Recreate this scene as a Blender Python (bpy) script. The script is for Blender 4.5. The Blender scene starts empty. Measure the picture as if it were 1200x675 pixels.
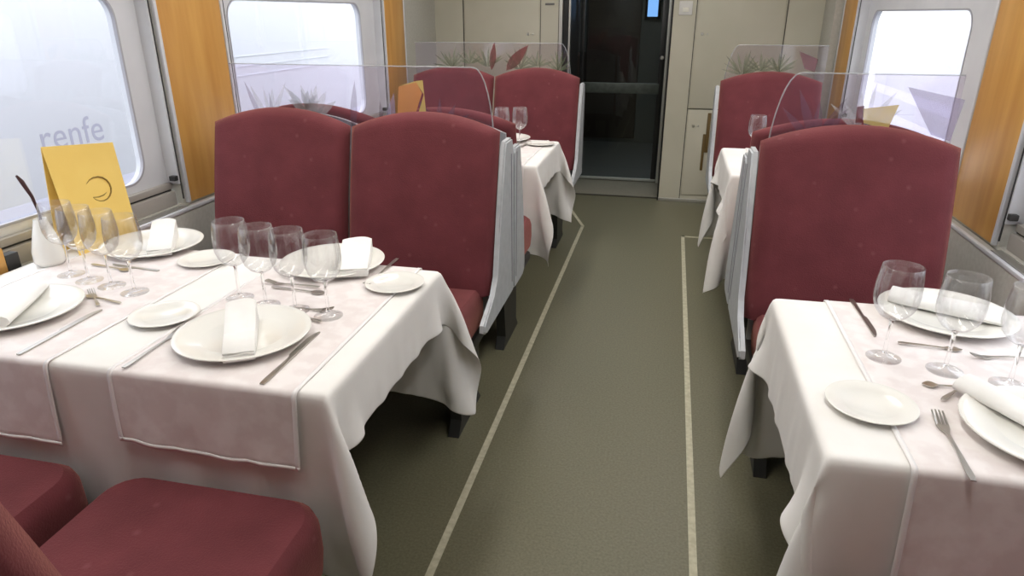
import bpy, bmesh, math, random
import numpy as np
from mathutils import Vector, Matrix
R = math.radians
random.seed(4)
S = bpy.context.scene
COL = S.collection

# ------------------------------------------------------------------ camera, sky, exposure
cam_d = bpy.data.cameras.new('camera'); cam = bpy.data.objects.new('camera', cam_d); COL.objects.link(cam)
cam_d.sensor_width = 36.0; cam_d.lens = 24.0; cam_d.clip_start = 0.02
cam.location = (0, 0, 1.4)
cam.rotation_euler = (R(90 - 21.894), 0, R(12.554))
S.camera = cam
S.view_settings.view_transform = 'Standard'; S.view_settings.look = 'None'
S.view_settings.gamma = 1.0; S.view_settings.use_curve_mapping = False
S.view_settings.exposure = 0.95
w = bpy.data.worlds.new('overcast sky'); S.world = w; w.use_nodes = True
bg = w.node_tree.nodes['Background']
bg.inputs[0].default_value = (0.93, 0.96, 1.0, 1); bg.inputs[1].default_value = 2.3
LAMP = 6.0          # strength of the ceiling lamp diffusers

# ------------------------------------------------------------------ materials
MATS = {}
def principled(name, col, rough=0.6, metal=0.0, spec=0.5, **kw):
    m = bpy.data.materials.new(name); m.use_nodes = True
    b = m.node_tree.nodes['Principled BSDF']
    b.inputs['Base Color'].default_value = (*col, 1); b.inputs['Roughness'].default_value = rough
    b.inputs['Metallic'].default_value = metal; b.inputs['Specular IOR Level'].default_value = spec
    for k, v in kw.items(): b.inputs[k].default_value = v
    MATS[name] = m; return m
def noise_col(m, c1, c2, scale=40, detail=3, lo=.35, hi=.65, stretch=(1, 1, 1), bump=0.0, bscale=None, coord='Object'):
    nt = m.node_tree; b = nt.nodes['Principled BSDF']
    tc = nt.nodes.new('ShaderNodeTexCoord'); mp = nt.nodes.new('ShaderNodeMapping'); mp.inputs['Scale'].default_value = stretch
    n = nt.nodes.new('ShaderNodeTexNoise'); n.inputs['Scale'].default_value = scale; n.inputs['Detail'].default_value = detail
    r = nt.nodes.new('ShaderNodeValToRGB')
    r.color_ramp.elements[0].position = lo; r.color_ramp.elements[1].position = hi
    r.color_ramp.elements[0].color = (*c1, 1); r.color_ramp.elements[1].color = (*c2, 1)
    nt.links.new(tc.outputs[coord], mp.inputs['Vector']); nt.links.new(mp.outputs[0], n.inputs['Vector'])
    nt.links.new(n.outputs['Fac'], r.inputs[0]); nt.links.new(r.outputs[0], b.inputs['Base Color'])
    if bump:
        n2 = nt.nodes.new('ShaderNodeTexNoise'); n2.inputs['Scale'].default_value = bscale or scale * 3; n2.inputs['Detail'].default_value = 4
        bp = nt.nodes.new('ShaderNodeBump'); bp.inputs['Strength'].default_value = bump; bp.inputs['Distance'].default_value = 0.004
        nt.links.new(mp.outputs[0], n2.inputs['Vector']); nt.links.new(n2.outputs['Fac'], bp.inputs['Height']); nt.links.new(bp.outputs[0], b.inputs['Normal'])
    return m

def fabric():
    m = principled('maroon upholstery', (.2, .03, .035), .85, spec=.25)
    b = m.node_tree.nodes['Principled BSDF']
    b.inputs['Sheen Weight'].default_value = .38; b.inputs['Sheen Roughness'].default_value = .45; b.inputs['Sheen Tint'].default_value = (1.0, .45, .35, 1)  # orange sheen tint imitates the lit upper edges of the backs
    noise_col(m, (.122, .027, .033), (.165, .038, .046), 9, 6, .3, .7, bump=.35, bscale=260)
    nt = m.node_tree
    v = nt.nodes.new('ShaderNodeTexVoronoi'); v.inputs['Scale'].default_value = 15
    rp = nt.nodes.new('ShaderNodeValToRGB'); rp.color_ramp.elements[0].position = .03; rp.color_ramp.elements[1].position = .15
    rp.color_ramp.elements[0].color = (.45, .45, .45, 1); rp.color_ramp.elements[1].color = (0, 0, 0, 1)
    mx = nt.nodes.new('ShaderNodeMix'); mx.data_type = 'RGBA'
    tc = [n for n in nt.nodes if n.type == 'TEX_COORD'][0]
    base = [l for l in nt.links if l.to_node == b and l.to_socket.name == 'Base Color'][0].from_socket
    nt.links.new(tc.outputs['Object'], v.inputs['Vector']); nt.links.new(v.outputs['Distance'], rp.inputs[0])
    nt.links.new(rp.outputs[0], mx.inputs['Factor']); nt.links.new(base, mx.inputs['A'])
    mx.inputs['B'].default_value = (.24, .085, .095, 1)
    nt.links.new(mx.outputs['Result'], b.inputs['Base Color'])
    return m
M_FAB = fabric()
M_CLOTH = noise_col(principled('white linen', (.86, .84, .81), .9, spec=.2), (.83, .81, .78), (.88, .865, .84), 6, 4, bump=.12, bscale=30)
M_RUN = noise_col(principled('damask runner', (.8, .75, .73), .75, spec=.3), (.78, .715, .70), (.84, .79, .775), 22, 5, .42, .58, bump=.1, bscale=40)
M_NAP = noise_col(principled('napkin linen', (.9, .89, .87), .9, spec=.2), (.87, .86, .83), (.92, .91, .89), 12, 4, bump=.1, bscale=90)
M_CHINA = principled('white china', (.86, .85, .80), .12, spec=.6)
M_STEEL = principled('cutlery steel', (.5, .48, .44), .28, 1.0)
M_SHELL = noise_col(principled('pale grey moulded plastic', (.46, .48, .50), .4), (.43, .45, .47), (.49, .51, .53), 30)
M_SHELLD = principled('grey plastic groove', (.24, .23, .27), .5)
M_DARK = principled('dark painted steel', (.022, .022, .02), .5)
M_FLOOR = noise_col(principled('speckled olive rubber floor', (.15, .14, .11), .42, spec=.45), (.120, .112, .066), (.178, .167, .104), 130, 5, .3, .7, bump=.12, bscale=400)
M_TAPE = noise_col(principled('pale floor stripe', (.5, .47, .34), .6), (.44, .41, .29), (.56, .53, .39), 50)
M_WALL = noise_col(principled('beige grey laminate', (.58, .55, .44), .45), (.57, .545, .435), (.61, .58, .47), 3)
M_WALLG = noise_col(principled('warm grey wall lining', (.50, .49, .44), .5), (.48, .47, .42), (.53, .52, .47), 60)
M_SEAM = principled('dark panel seam', (.07, .065, .05), .6)
M_CEIL = principled('ceiling white', (.75, .74, .70), .6)
M_FRAME = noise_col(principled('pale window surround', (.62, .63, .66), .35), (.60, .61, .64), (.66, .67, .70), 4)
M_RUBBER = principled('black rubber seal', (.03, .03, .03), .6)
M_ALU = principled('brushed aluminium', (.60, .59, .55), .35, .85)
M_SILL = principled('dull sill metal', (.40, .375, .34), .5, .2)
M_BLACK = principled('black lacquer', (.012, .013, .013), .3)
def wood():
    m = principled('honey wood veneer', (.56, .25, .05), .38)
    noise_col(m, (.52, .25, .055), (.66, .36, .10), 5, 6, .3, .7, stretch=(3, 3, .35), bump=.05)
    return m
M_WOOD = wood()
def glassy(name, tint=(1, 1, 1), edge=.5, base=.04, haze=0.0, hazecol=(.8, .8, .85), rough=.02):
    m = bpy.data.materials.new(name); m.use_nodes = True; nt = m.node_tree; nt.nodes.clear()
    o = nt.nodes.new('ShaderNodeOutputMaterial'); t = nt.nodes.new('ShaderNodeBsdfTransparent'); t.inputs[0].default_value = (*tint, 1)
    g = nt.nodes.new('ShaderNodeBsdfGlossy'); g.inputs['Roughness'].default_value = rough
    lw = nt.nodes.new('ShaderNodeLayerWeight'); lw.inputs[0].default_value = .25
    ma = nt.nodes.new('ShaderNodeMath'); ma.operation = 'MULTIPLY_ADD'; ma.inputs[1].default_value = edge; ma.inputs[2].default_value = base
    nt.links.new(lw.outputs['Facing'], ma.inputs[0])
    mx = nt.nodes.new('ShaderNodeMixShader'); nt.links.new(ma.outputs[0], mx.inputs[0]); nt.links.new(t.outputs[0], mx.inputs[1]); nt.links.new(g.outputs[0], mx.inputs[2])
    last = mx
    if haze:
        d = nt.nodes.new('ShaderNodeBsdfDiffuse'); d.inputs[0].default_value = (*hazecol, 1)
        m2 = nt.nodes.new('ShaderNodeMixShader'); m2.inputs[0].default_value = haze
        nt.links.new(mx.outputs[0], m2.inputs[1]); nt.links.new(d.outputs[0], m2.inputs[2]); last = m2
    nt.links.new(last.outputs[0], o.inputs[0]); MATS[name] = m; return m
M_PANE = glassy('window glass', (.97, .98, 1), .25, .03)
M_PART = glassy('partition glass', (.93, .90, .94), .15, .02, .015, (.75, .74, .8))
M_EDGE = principled('polished glass edge', (.6, .64, .64), .2, spec=.5, Alpha=.38)
M_GLASS = glassy('wine glass', (.99, .99, .99), .42, .03, .02, (.9, .9, .95))
M_STEMG = principled('solid glass stem', (1, 1, 1), .02, **{'Transmission Weight': 1.0, 'IOR': 1.5})
M_DOORG = glassy('tinted door glass', (.78, .82, .82), .2, .03)
def emis(name, col, st):
    m = bpy.data.materials.new(name); m.use_nodes = True; nt = m.node_tree; nt.nodes.clear()
    o = nt.nodes.new('ShaderNodeOutputMaterial'); e = nt.nodes.new('ShaderNodeEmission'); e.inputs[0].default_value = (*col, 1); e.inputs[1].default_value = st
    nt.links.new(e.outputs[0], o.inputs[0]); return m
def film(name, col, alpha):
    return principled(name, col, .5, spec=.2, Alpha=alpha)

# ------------------------------------------------------------------ mesh helpers
def obj(name, bm, mat, parent=None, smooth=True, loc=None, ang=40):
    me = bpy.data.meshes.new(name)
    bmesh.ops.recalc_face_normals(bm, faces=bm.faces)
    if smooth:
        for f in bm.faces: f.smooth = True
        for e in bm.edges:
            if len(e.link_faces) == 2 and e.calc_face_angle(0) > R(ang): e.smooth = False
    bm.to_mesh(me); bm.free(); me.materials.append(mat)
    o = bpy.data.objects.new(name, me); COL.objects.link(o)
    if parent: o.parent = parent
    if loc: o.location = loc
    return o
def thing(name, label, cat, loc=(0, 0, 0), rz=0, group=None):
    o = bpy.data.objects.new(name, None); COL.objects.link(o); o.location = loc; o.rotation_euler = (0, 0, rz)
    o.empty_display_size = .1
    return tag(o, label, cat, group)
def tag(o, label, cat, group=None):
    o['label'] = label; o['category'] = cat
    if group: o['group'] = group
    return o
def struct(o): o['kind'] = 'structure'; return o
def copy_tree(o, parent=None, loc=None, rz=None, label=None):
    c = o.copy(); COL.objects.link(c)
    if parent is not None: c.parent = parent
    if loc is not None: c.location = loc
    if rz is not None: c.rotation_euler = (0, 0, rz)
    if label: c['label'] = label
    for ch in list(o.children): copy_tree(ch, c)
    return c
def box(bm, x0, x1, y0, y1, z0, z1, bev=0, seg=2):
    r = bmesh.ops.create_cube(bm, size=1)
    vs = r['verts']
    for v in vs: v.co = Vector(((x0 + x1) / 2 + v.co.x * (x1 - x0), (y0 + y1) / 2 + v.co.y * (y1 - y0), (z0 + z1) / 2 + v.co.z * (z1 - z0)))
    if bev:
        es = list({e for v in vs for e in v.link_edges})
        bmesh.ops.bevel(bm, geom=es, offset=bev, segments=seg, affect='EDGES', profile=.5)
    return bm
def B(*a, **k): return box(bmesh.new(), *a, **k)
def lathe(bm, prof, n=32, cx=0, cy=0, cz=0):
    rings = []
    for r, z in prof:
        if r < 1e-5: rings.append([bm.verts.new((cx, cy, cz + z))])
        else: rings.append([bm.verts.new((cx + r * math.cos(2 * math.pi * i / n), cy + r * math.sin(2 * math.pi * i / n), cz + z)) for i in range(n)])
    for a, b in zip(rings, rings[1:]):
        for i in range(n):
            j = (i + 1) % n
            if len(a) == 1 and len(b) == 1: continue
            if len(a) == 1: bm.faces.new((a[0], b[i], b[j]))
            elif len(b) == 1: bm.faces.new((a[i], a[j], b[0]))
            else: bm.faces.new((a[i], a[j], b[j], b[i]))
    return bm
def prism(bm, pts, fn, t):
    """closed outline pts (u,v) extruded by t: fn(u, v, w) gives the point"""
    a = [bm.verts.new(fn(u, v, 0)) for u, v in pts]; b = [bm.verts.new(fn(u, v, t)) for u, v in pts]
    bm.faces.new(a); bm.faces.new(list(reversed(b)))
    for i in range(len(pts)):
        j = (i + 1) % len(pts); bm.faces.new((a[i], b[i], b[j], a[j]))
    return bm
def tube(bm, pts, rad, n=8):
    pts = [Vector(p) for p in pts]; rads = rad if isinstance(rad, (list, tuple)) else [rad] * len(pts)
    rings = []; up = Vector((.123, .2, 1)).normalized()
    for i, p in enumerate(pts):
        d = (pts[min(i + 1, len(pts) - 1)] - pts[max(i - 1, 0)]).normalized()
        s = d.cross(up)
        if s.length < .05: s = d.cross(Vector((1, 0, 0)))
        s.normalize(); u = s.cross(d)
        rings.append([bm.verts.new(p + (s * math.cos(2 * math.pi * k / n) + u * math.sin(2 * math.pi * k / n)) * rads[i]) for k in range(n)])
    for a, b in zip(rings, rings[1:]):
        for k in range(n): bm.faces.new((a[k], a[(k + 1) % n], b[(k + 1) % n], b[k]))
    bm.faces.new(rings[0]); bm.faces.new(rings[-1])
    return bm
def rrect(x0, x1, y0, y1, r, n=8):
    p = []
    for cx, cy, a0 in ((x1 - r, y1 - r, 0), (x0 + r, y1 - r, 90), (x0 + r, y0 + r, 180), (x1 - r, y0 + r, 270)):
        for i in range(n + 1):
            a = R(a0 + 90 * i / n); p.append((cx + r * math.cos(a), cy + r * math.sin(a)))
    return p
def ring_prism(bm, outer, inner, fn, t):
    """plate with a hole: outer and inner have the same number of points"""
    n = len(outer)
    oa = [bm.verts.new(fn(u, v, 0)) for u, v in outer]; ob = [bm.verts.new(fn(u, v, t)) for u, v in outer]
    ia = [bm.verts.new(fn(u, v, 0)) for u, v in inner]; ib = [bm.verts.new(fn(u, v, t)) for u, v in inner]
    for i in range(n):
        j = (i + 1) % n
        bm.faces.new((oa[i], oa[j], ia[j], ia[i])); bm.faces.new((ob[j], ob[i], ib[i], ib[j]))
        bm.faces.new((oa[j], oa[i], ob[i], ob[j])); bm.faces.new((ia[i], ia[j], ib[j], ib[i]))
    return bm

# ------------------------------------------------------------------ the carriage shell
XL, XR, ZT = -1.85, 1.08, 2.12
YB, YE = -1.5, 5.52
struct(obj('floor', B(XL - .1, XR + .1, YB - .1, 8.3, -.08, 0), M_FLOOR))
struct(obj('ceiling', B(XL - .1, XR + .1, YB - .1, YE + .1, ZT, ZT + .08), M_CEIL))
struct(obj('wall_back', B(XL - .1, XR + .1, YB - .1, YB, 0, ZT), M_WALL))

def side_wall(side, X, sgn, pillars, windows, ledge_x):
    """sgn: -1 left wall (outside is towards -x), +1 right"""
    wall = bmesh.new()
    xs = lambda a, b: (min(X + sgn * a, X + sgn * b), max(X + sgn * a, X + sgn * b))
    box(wall, *xs(0, .10), YB, YE, 0, .70)
    box(wall, *xs(0, .10), YB, YE, 1.52, ZT)
    ys = [YB] + [v for wn in windows for v in (wn['o'][0], wn['o'][1])] + [YE]
    for a, b in zip(ys[::2], ys[1::2]): box(wall, *xs(0, .10), a, b, .70, 1.52)
    wl = struct(obj('wall_' + side, wall, M_WALLG, smooth=False))
    for k, (a, b) in enumerate(pillars):
        p = bmesh.new(); box(p, *xs(-.012, 0.0), a, b, .70, ZT - .01, bev=.003)
        q = obj('wood_panel', p, M_WOOD, wl)
        t = bmesh.new()
        box(t, *xs(-.016, .0), a - .018, a - .002, .70, ZT - .01, bev=.003); box(t, *xs(-.016, .0), b + .002, b + .018, .70, ZT - .01, bev=.003)
        obj('panel_edging', t, M_FRAME, q)
    # heater casing under the windows, with a white nosing and a grille along each window
    c = bmesh.new(); lx = abs(ledge_x - X)
    box(c, *xs(-lx, .0), YB, YE - .02, .02, .688, bev=.004)
    led = struct(obj('trim_1' if side == 'left' else 'trim_2', c, M_WALLG))
    n = bmesh.new(); box(n, *xs(-lx - .004, -lx + .010), YB, YE - .02, .684, .697, bev=.002); obj('nosing', n, M_FRAME, led)
    for i, wn in enumerate(windows):
        o0, o1 = wn['o']; h0, h1 = wn['h']; zt = wn['t']; z0, z1 = .70, 1.52
        if side == 'right': idx = 3 + i
        else: idx = 1 + i
        fn = lambda u, v, t, d=.045: (X + sgn * (d + t), u, v)
        inner = rrect(h0, h1, .812, zt, .085); 
        outer = []
        # outer rectangle sampled radially to the same count
        N = len(inner); cyy, czz = (h0 + h1) / 2, (.812 + zt) / 2
        nseg = N // 4
        corners = [(o1, z1), (o0, z1), (o0, z0 + .06), (o1, z0 + .06)]
        for q in range(4):
            for s in range(nseg): outer.append(corners[q])
        win = bmesh.new(); ring_prism(win, outer, inner, fn, .035)
        bmesh.ops.remove_doubles(win, verts=win.verts, dist=1e-5)
        W = struct(obj('window_%d' % idx, win, M_FRAME, smooth=True, ang=50))
        g = bmesh.new(); prism(g, rrect(h0 - .01, h1 + .01, .802, zt + .01, .09), lambda u, v, t: (X + sgn * (.058 + t), u, v), .006)
        obj('pane', g, M_PANE, W, smooth=False)
        s = bmesh.new(); ring_prism(s, rrect(h0, h1, .812, zt, .085), rrect(h0 + .008, h1 - .008, .820, zt - .008, .078), lambda u, v, t: (X + sgn * (.043 + t), u, v), .012)
        obj('seal', s, principled('grey seal', (.38, .38, .42), .6) if 'grey seal' not in MATS else MATS['grey seal'], W)
        # reveal lining round the opening
        rv = bmesh.new()
        box(rv, *xs(-.004, .045), o0 + .0, o0 + .012, .78, 1.52); box(rv, *xs(-.004, .045), o1 - .012, o1, .78, 1.52)
        box(rv, *xs(0, .045), o0, o1, 1.508, 1.52)
        obj('reveal', rv, M_FRAME, W)
        gp = bmesh.new()
        for yy in (o0 + .0005, o1 - .0045): box(gp, *xs(-.0075, -.003), yy, yy + .004, .72, 1.50)
        obj('gasket', gp, M_RUBBER, W)
        # bottom rail: two aluminium steps with dark slots between, then the air grille
        rl = bmesh.new()
        box(rl, *xs(.012, .045), o0 + .02, o1 - .02, .70, .755, bev=.004)
        box(rl, *xs(.022, .045), o0 + .02, o1 - .02, .762, .786, bev=.003)
        obj('sill_rail', rl, M_SILL, W)
        rk = B(*xs(.03, .045), o0 + .02, o1 - .02, .753, .764); obj('slot', rk, M_RUBBER, W)
        gr = bmesh.new()
        for k in range(5):
            xx = X - sgn * (lx - .012) + sgn * k * (lx - .016) / 5
            box(gr, min(xx, xx + sgn * .0045), max(xx, xx + sgn * .0045), o0 + .03, o1 - .03, .692, .699, bev=.001)
        k = int((o1 - o0) / .16)
        for q in range(k + 1):
            yy = o0 + .03 + q * (o1 - o0 - .065) / k; box(gr, *xs(-lx + .012, -.002), yy, yy + .005, .692, .698)
        GG = obj('air_grille', gr, M_ALU, W)
        obj('grille_recess', B(*xs(-lx + .014, -.001), o0 + .03, o1 - .03, .6885, .6925), M_RUBBER, GG)
        latch = B(*xs(-.006, .02), o1 - .034, o1 - .012, .795, .815, bev=.003); obj('latch', latch, M_RUBBER, W)
    return wl
side_wall('left', XL, -1, [(.13, .47), (2.33, 2.71), (4.46, 4.80)],
          [dict(o=(.49, 2.30), h=(.62, 2.185), t=1.468), dict(o=(2.74, 4.43), h=(2.83, 4.21), t=1.462)], -1.80)
side_wall('right', XR, 1, [(.22, .55), (2.42, 2.80), (4.80, 5.14)],
          [dict(o=(.58, 2.39), h=(.85, 2.28), t=1.42), dict(o=(2.83, 4.77), h=(3.15, 4.64), t=1.42)], 1.035)
struct(obj('trim_3', B(1.015, XR, 5.17, YE, .70, ZT - .005, bev=.003), M_WALLG))

# end wall with closets and the doorway
DX0, DX1, DY = -.775, -.03, 6.12
ew = bmesh.new()
box(ew, XL - .1, DX0 - .085, YE, YE + .08, 0, ZT); box(ew, DX1 + .012, XR + .1, YE, YE + .08, 0, ZT)
box(ew, DX0 - .085, DX1 + .012, YE, YE + .08, 2.02, ZT)
EW = struct(obj('wall_far', ew, M_WALL, smooth=False))
def seam(x0, x1, z0, z1): obj('seam', B(x0, x1, YE - .0015, YE + .002, z0, z1), M_SEAM, EW)
seam(-1.622, -1.614, .02, 2.1); seam(-1.008, -1.003, .02, 2.1); seam(-.868, -.863, .02, 2.1)
seam(.143, .149, .02, 2.1); seam(.768, .775, .02, 2.1); seam(.149, .768, .722, .727)
def closet(x0, x1, z0, z1, lx, lz):
    d = obj('closet_door', B(x0, x1, YE - .010, YE - .001, z0, z1, bev=.003), M_WALL, EW)
    k = bmesh.new()
    for dx, r in ((0, .011), (.038, .006)):
        lathe(k, [(0, .012), (r * .8, .012), (r, .008), (r, 0)], 16)
        for v in k.verts:
            if not v.tag: v.co = Vector((lx + dx + v.co.x, YE - .010 - v.co.z, lz + v.co.y)); v.tag = True
    obj('lock', k, M_ALU, d)
    return d
closet(-1.606, -1.014, .06, 2.05, -1.10, 1.254); closet(.156, .760, .732, 2.05, .20, 1.262); closet(.156, .760, .06, .717, .20, .60)
struct(obj('baseboard_far', B(-.02, 1.03, YE - .022, YE - .011, 0, .028, bev=.003), M_ALU))
sw = thing('light_switch', 'small cream rocker switch on the beige strip right of the dark glass door', 'switch', (.068, YE, 1.40))
obj('plate', B(-.048, .048, -.010, 0, -.01, .085, bev=.004), M_CEIL, sw)
obj('rocker', B(-.022, .022, -.018, -.009, .012, .042, bev=.003), principled('cream switch', (.9, .88, .78), .4), sw)
fl = bmesh.new(); box(fl, -.97, -.90, YE - .008, YE, 1.46, 1.475, bev=.002)
tag(obj('door_sign', fl, principled('grey marking', (.2, .2, .19), .5)), 'tiny dark oval marking high on the beige strip left of the doorway', 'marking')
bs = bmesh.new(); box(bs, .300, .326, YE - .022, YE - .0105, .40, .70, bev=.004); box(bs, .280, .300, YE - .020, YE - .0105, .26, .54, bev=.004)
tag(obj('coat_hanger_strip', bs, principled('brown leatherette', (.16, .10, .03), .6)), 'narrow brown strip on the beige end wall beside the far right table', 'strip')

# door recess and vestibule
rc = bmesh.new()
box(rc, DX0 - .085, DX0 - .062, YE - .006, DY, 0, 2.02); box(rc, DX0 - .012, DX0, YE - .01, YE + .03, 0, 2.02)
struct(obj('trim_4', rc, M_ALU, smooth=False))
rk = bmesh.new(); box(rk, DX0 - .062, DX0 - .012, YE + .03, DY, 0, 2.02); box(rk, DX1, DX1 + .012, YE - .004, DY + .05, 0, 2.02)
struct(obj('trim_5', rk, M_BLACK, smooth=False))
struct(obj('trim_6', B(DX0 - .05, DX1, YE + .05, DY - .005, 0, .006, bev=.002), noise_col(principled('threshold plate', (.3, .28, .22), .4), (.2, .19, .145), (.25, .235, .18), 90)))
struct(obj('trim_7', B(DX0 - .05, DX1 + .0, YE + .04, YE + .052, 0, .012, bev=.003), M_SEAM))
vb = bmesh.new()
M_VEST = principled('vestibule dark lining', (.12, .12, .112), .5)
box(vb, -1.25, -1.2, DY + .02, 8.2, 0, 2.1); box(vb, .4, .45, DY + .02, 8.2, 0, 2.1); box(vb, -1.25, .45, 8.15, 8.2, 0, 2.1)
box(vb, -1.25, .45, DY + .02, 8.2, 2.1, 2.15); box(vb, -1.25, DX0 - .02, DY + .02, DY + .06, 0, 2.1); box(vb, DX1 + .01, .45, DY + .02, DY + .06, 0, 2.1)
box(vb, -1.25, .45, DY + .02, DY + .06, 2.02, 2.1); box(vb, -1.25, .45, DY + .06, 8.15, .0005, .003)
struct(obj('wall_vestibule', vb, M_VEST, smooth=False))
va = bmesh.new(); box(va, -.95, -.36, 8.12, 8.149, .05, 1.95, bev=.01); box(va, -1.15, -.95, 7.2, 8.14, .004, 1.0, bev=.02)
va.verts.ensure_lookup_table()
va2 = obj('vestibule_cabinet', va, principled('vestibule brown door', (.06, .042, .03), .45)); tag(va2, 'dark brown vestibule cabinet behind the glass door', 'cabinet')
vl = thing('vestibule_fill_lamp', 'small unseen fill lamp added to brighten the dark vestibule', 'lamp', (-.4, 6.9, 2.1))  # added fill lamp, lifts the near black view through the glass door
obj('housing', B(-.17, .17, -.17, .17, -.02, 0, bev=.004), M_CEIL, vl)
obj('diffuser', B(-.15, .15, -.15, .15, -.026, -.0201), emis('vestibule fill diffuser', (.9, .95, 1.0), 9), vl)
vw = thing('vestibule_window', 'small bright blue window at the top of the dark vestibule', 'window', (-.245, 8.10, 1.40))
obj('frame', B(-.085, .085, 0, .02, -.06, .45, bev=.006), M_BLACK, vw)
obj('lit_pane', B(-.055, .055, -.004, .001, -.03, .42), emis('blue daylight pane', (.25, .5, 1.0), .8), vw)
D = thing('door_1', 'dark glass sliding door in a slim metal frame at the end of the aisle', 'door', (0, 0, 0)); D['kind'] = 'structure'
df = bmesh.new(); xs0, xs1 = DX0 + .004, DX1 - .03
box(df, xs0, xs0 + .035, DY, DY + .03, .02, 2.0, bev=.003); box(df, xs1 - .045, xs1, DY, DY + .03, .02, 2.0, bev=.003); box(df, xs0, xs1, DY, DY + .03, 1.95, 2.0, bev=.003)
obj('door_frame', df, M_BLACK, D)
obj('kick_rail', B(xs0 + .01, xs1, DY - .004, DY + .03, .012, .034, bev=.004), principled('pale threshold metal', (.35, .37, .34), .45), D)
obj('mid_rail', B(xs0 + .035, xs1 - .03, DY - .006, DY + .034, .765, .850, bev=.003), noise_col(principled('green grey door rail', (.07, .085, .07), .5), (.045, .055, .047), (.065, .078, .066), 30), D)
obj('door_glass', B(xs0 + .03, xs1 - .04, DY + .010, DY + .018, .03, 1.96), M_DOORG, D, smooth=False)
hk = bmesh.new(); lathe(hk, [(0, .03), (.012, .03), (.016, .02), (.01, .01), (.01, 0)], 16)
for v in hk.verts: v.co = Vector((xs1 - .022 + v.co.x, DY - v.co.z, 1.06 + v.co.y))
obj('door_knob', hk, M_ALU, D)
obj('frame_strip', B(DX1 - .026, DX1 - .004, DY - .02, DY + .03, 0, 2.0, bev=.003), principled('satin silver jamb', (.55, .55, .50), .4, .3), D)

# floor stripes
st = bmesh.new()
def stripe(bm, p, wd=.011):
    for (x0, y0), (x1, y1) in zip(p, p[1:]):
        d = Vector((x1 - x0, y1 - y0, 0)).normalized(); n = Vector((-d.y, d.x, 0)) * wd; e = d * wd
        a, b = Vector((x0, y0, 0)) - e, Vector((x1, y1, 0)) + e
        f = [a + n, a - n, b - n, b + n]
        lo = [bm.verts.new(v + Vector((0, 0, .0003))) for v in f]; hi = [bm.verts.new(v + Vector((0, 0, .0025))) for v in f]
        bm.faces.new(hi)
        for i in range(4): bm.faces.new((lo[i], lo[(i + 1) % 4], hi[(i + 1) % 4], hi[i]))
stripe(st, [(-.524, YB + .02), (-.524, 4.66), (-.66, 5.06)]); sl = struct(obj('trim_8', st, M_TAPE, smooth=False))
st = bmesh.new(); stripe(st, [(.168, YB + .02), (.168, 4.56), (.36, 4.56)]); struct(obj('trim_9', st, M_TAPE, smooth=False))

# ceiling lamps: two rows of linear fittings
M_DIFF = emis('lamp diffuser', (1.0, .972, .925), LAMP)
lp = None
for xx in (-1.0, .22):
    for yy, nm in ((.95, 'above the near tables'), (2.5, 'above the seat backs'), (4.05, 'above the far tables')):
        lab = 'long white ceiling lamp %s, %s side of the aisle' % (nm, 'left' if xx < 0 else 'right')
        if lp is None:
            lp = thing('ceiling_lamp', lab, 'lamp', (xx, yy, ZT), 0, 'ceiling lamps')
            obj('housing', B(-.13, .13, -.65, .65, -.03, 0, bev=.006), M_CEIL, lp)
            obj('diffuser', B(-.11, .11, -.62, .62, -.038, -.0301), M_DIFF, lp)
        else: copy_tree(lp, loc=(xx, yy, ZT), label=lab)

# outside: white coach on the next track, an added white one on the right, the ground
struct(obj('ground', B(-30, 30, -30, 40, -1.3, -1.2), noise_col(principled('pale ballast', (.6, .6, .6), .9), (.5, .5, .5), (.7, .7, .7), 20)))
def coach(name, X, sgn, label):
    t = thing(name, label, 'train', (X, 3, 0))
    b = bmesh.new(); prof = [(0, -1.0), (0, 2.5), (.25, 2.8), (2.4, 2.8), (2.65, 2.5), (2.65, -1.0), (2.5, -1.15), (.15, -1.15)]
    prism(b, prof, lambda u, v, tt: (sgn * u, -9 + tt, v), 20)
    obj('body', b, principled('white coach paint', (.50, .505, .54), .6) if 'white coach paint' not in MATS else MATS['white coach paint'], t, ang=60)
    s = bmesh.new()
    box(s, min(0, -sgn * .004), max(0, -sgn * .004), -9, 11, .12, .26); box(s, min(0, -sgn * .004), max(0, -sgn * .004), -9, 11, -.32, -.12)
    obj('waist_stripe', s, principled('lilac grey stripe', (.52, .52, .62), .4) if 'lilac grey stripe' not in MATS else MATS['lilac grey stripe'], t)
    return t
tr = coach('neighbouring_train', -4.0, -1, 'white coach with grey lettering on the next track, outside the left windows')
ln = bmesh.new()
for zz in (1.02, .93, .845): box(ln, 0, .006, 2.75, 4.9, zz, zz + .012)
obj('vent_line', ln, principled('pale grey louvre', (.55, .56, .62), .5), tr)
fc = bpy.data.curves.new('lettering', 'FONT'); fc.body = 'renfe'; fc.size = .26; fc.extrude = .0004; fc.space_character = 1.02
to = bpy.data.objects.new('lettering_curve', fc); COL.objects.link(to)
bpy.context.view_layer.update()
me = bpy.data.meshes.new_from_object(to.evaluated_get(bpy.context.evaluated_depsgraph_get())); bpy.data.objects.remove(to)
me.materials.append(principled('grey lettering', (.33, .33, .40), .8))
lt = bpy.data.objects.new('lettering', me); COL.objects.link(lt); lt.parent = tr
lt.rotation_euler = (R(90), 0, R(90)); lt.location = (.001, .72, .55)
coach('backdrop_train', 3.6, 1, 'plain white coach added outside the right windows to keep their view white')  # added coach, keeps the right windows white where ground would show

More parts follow.
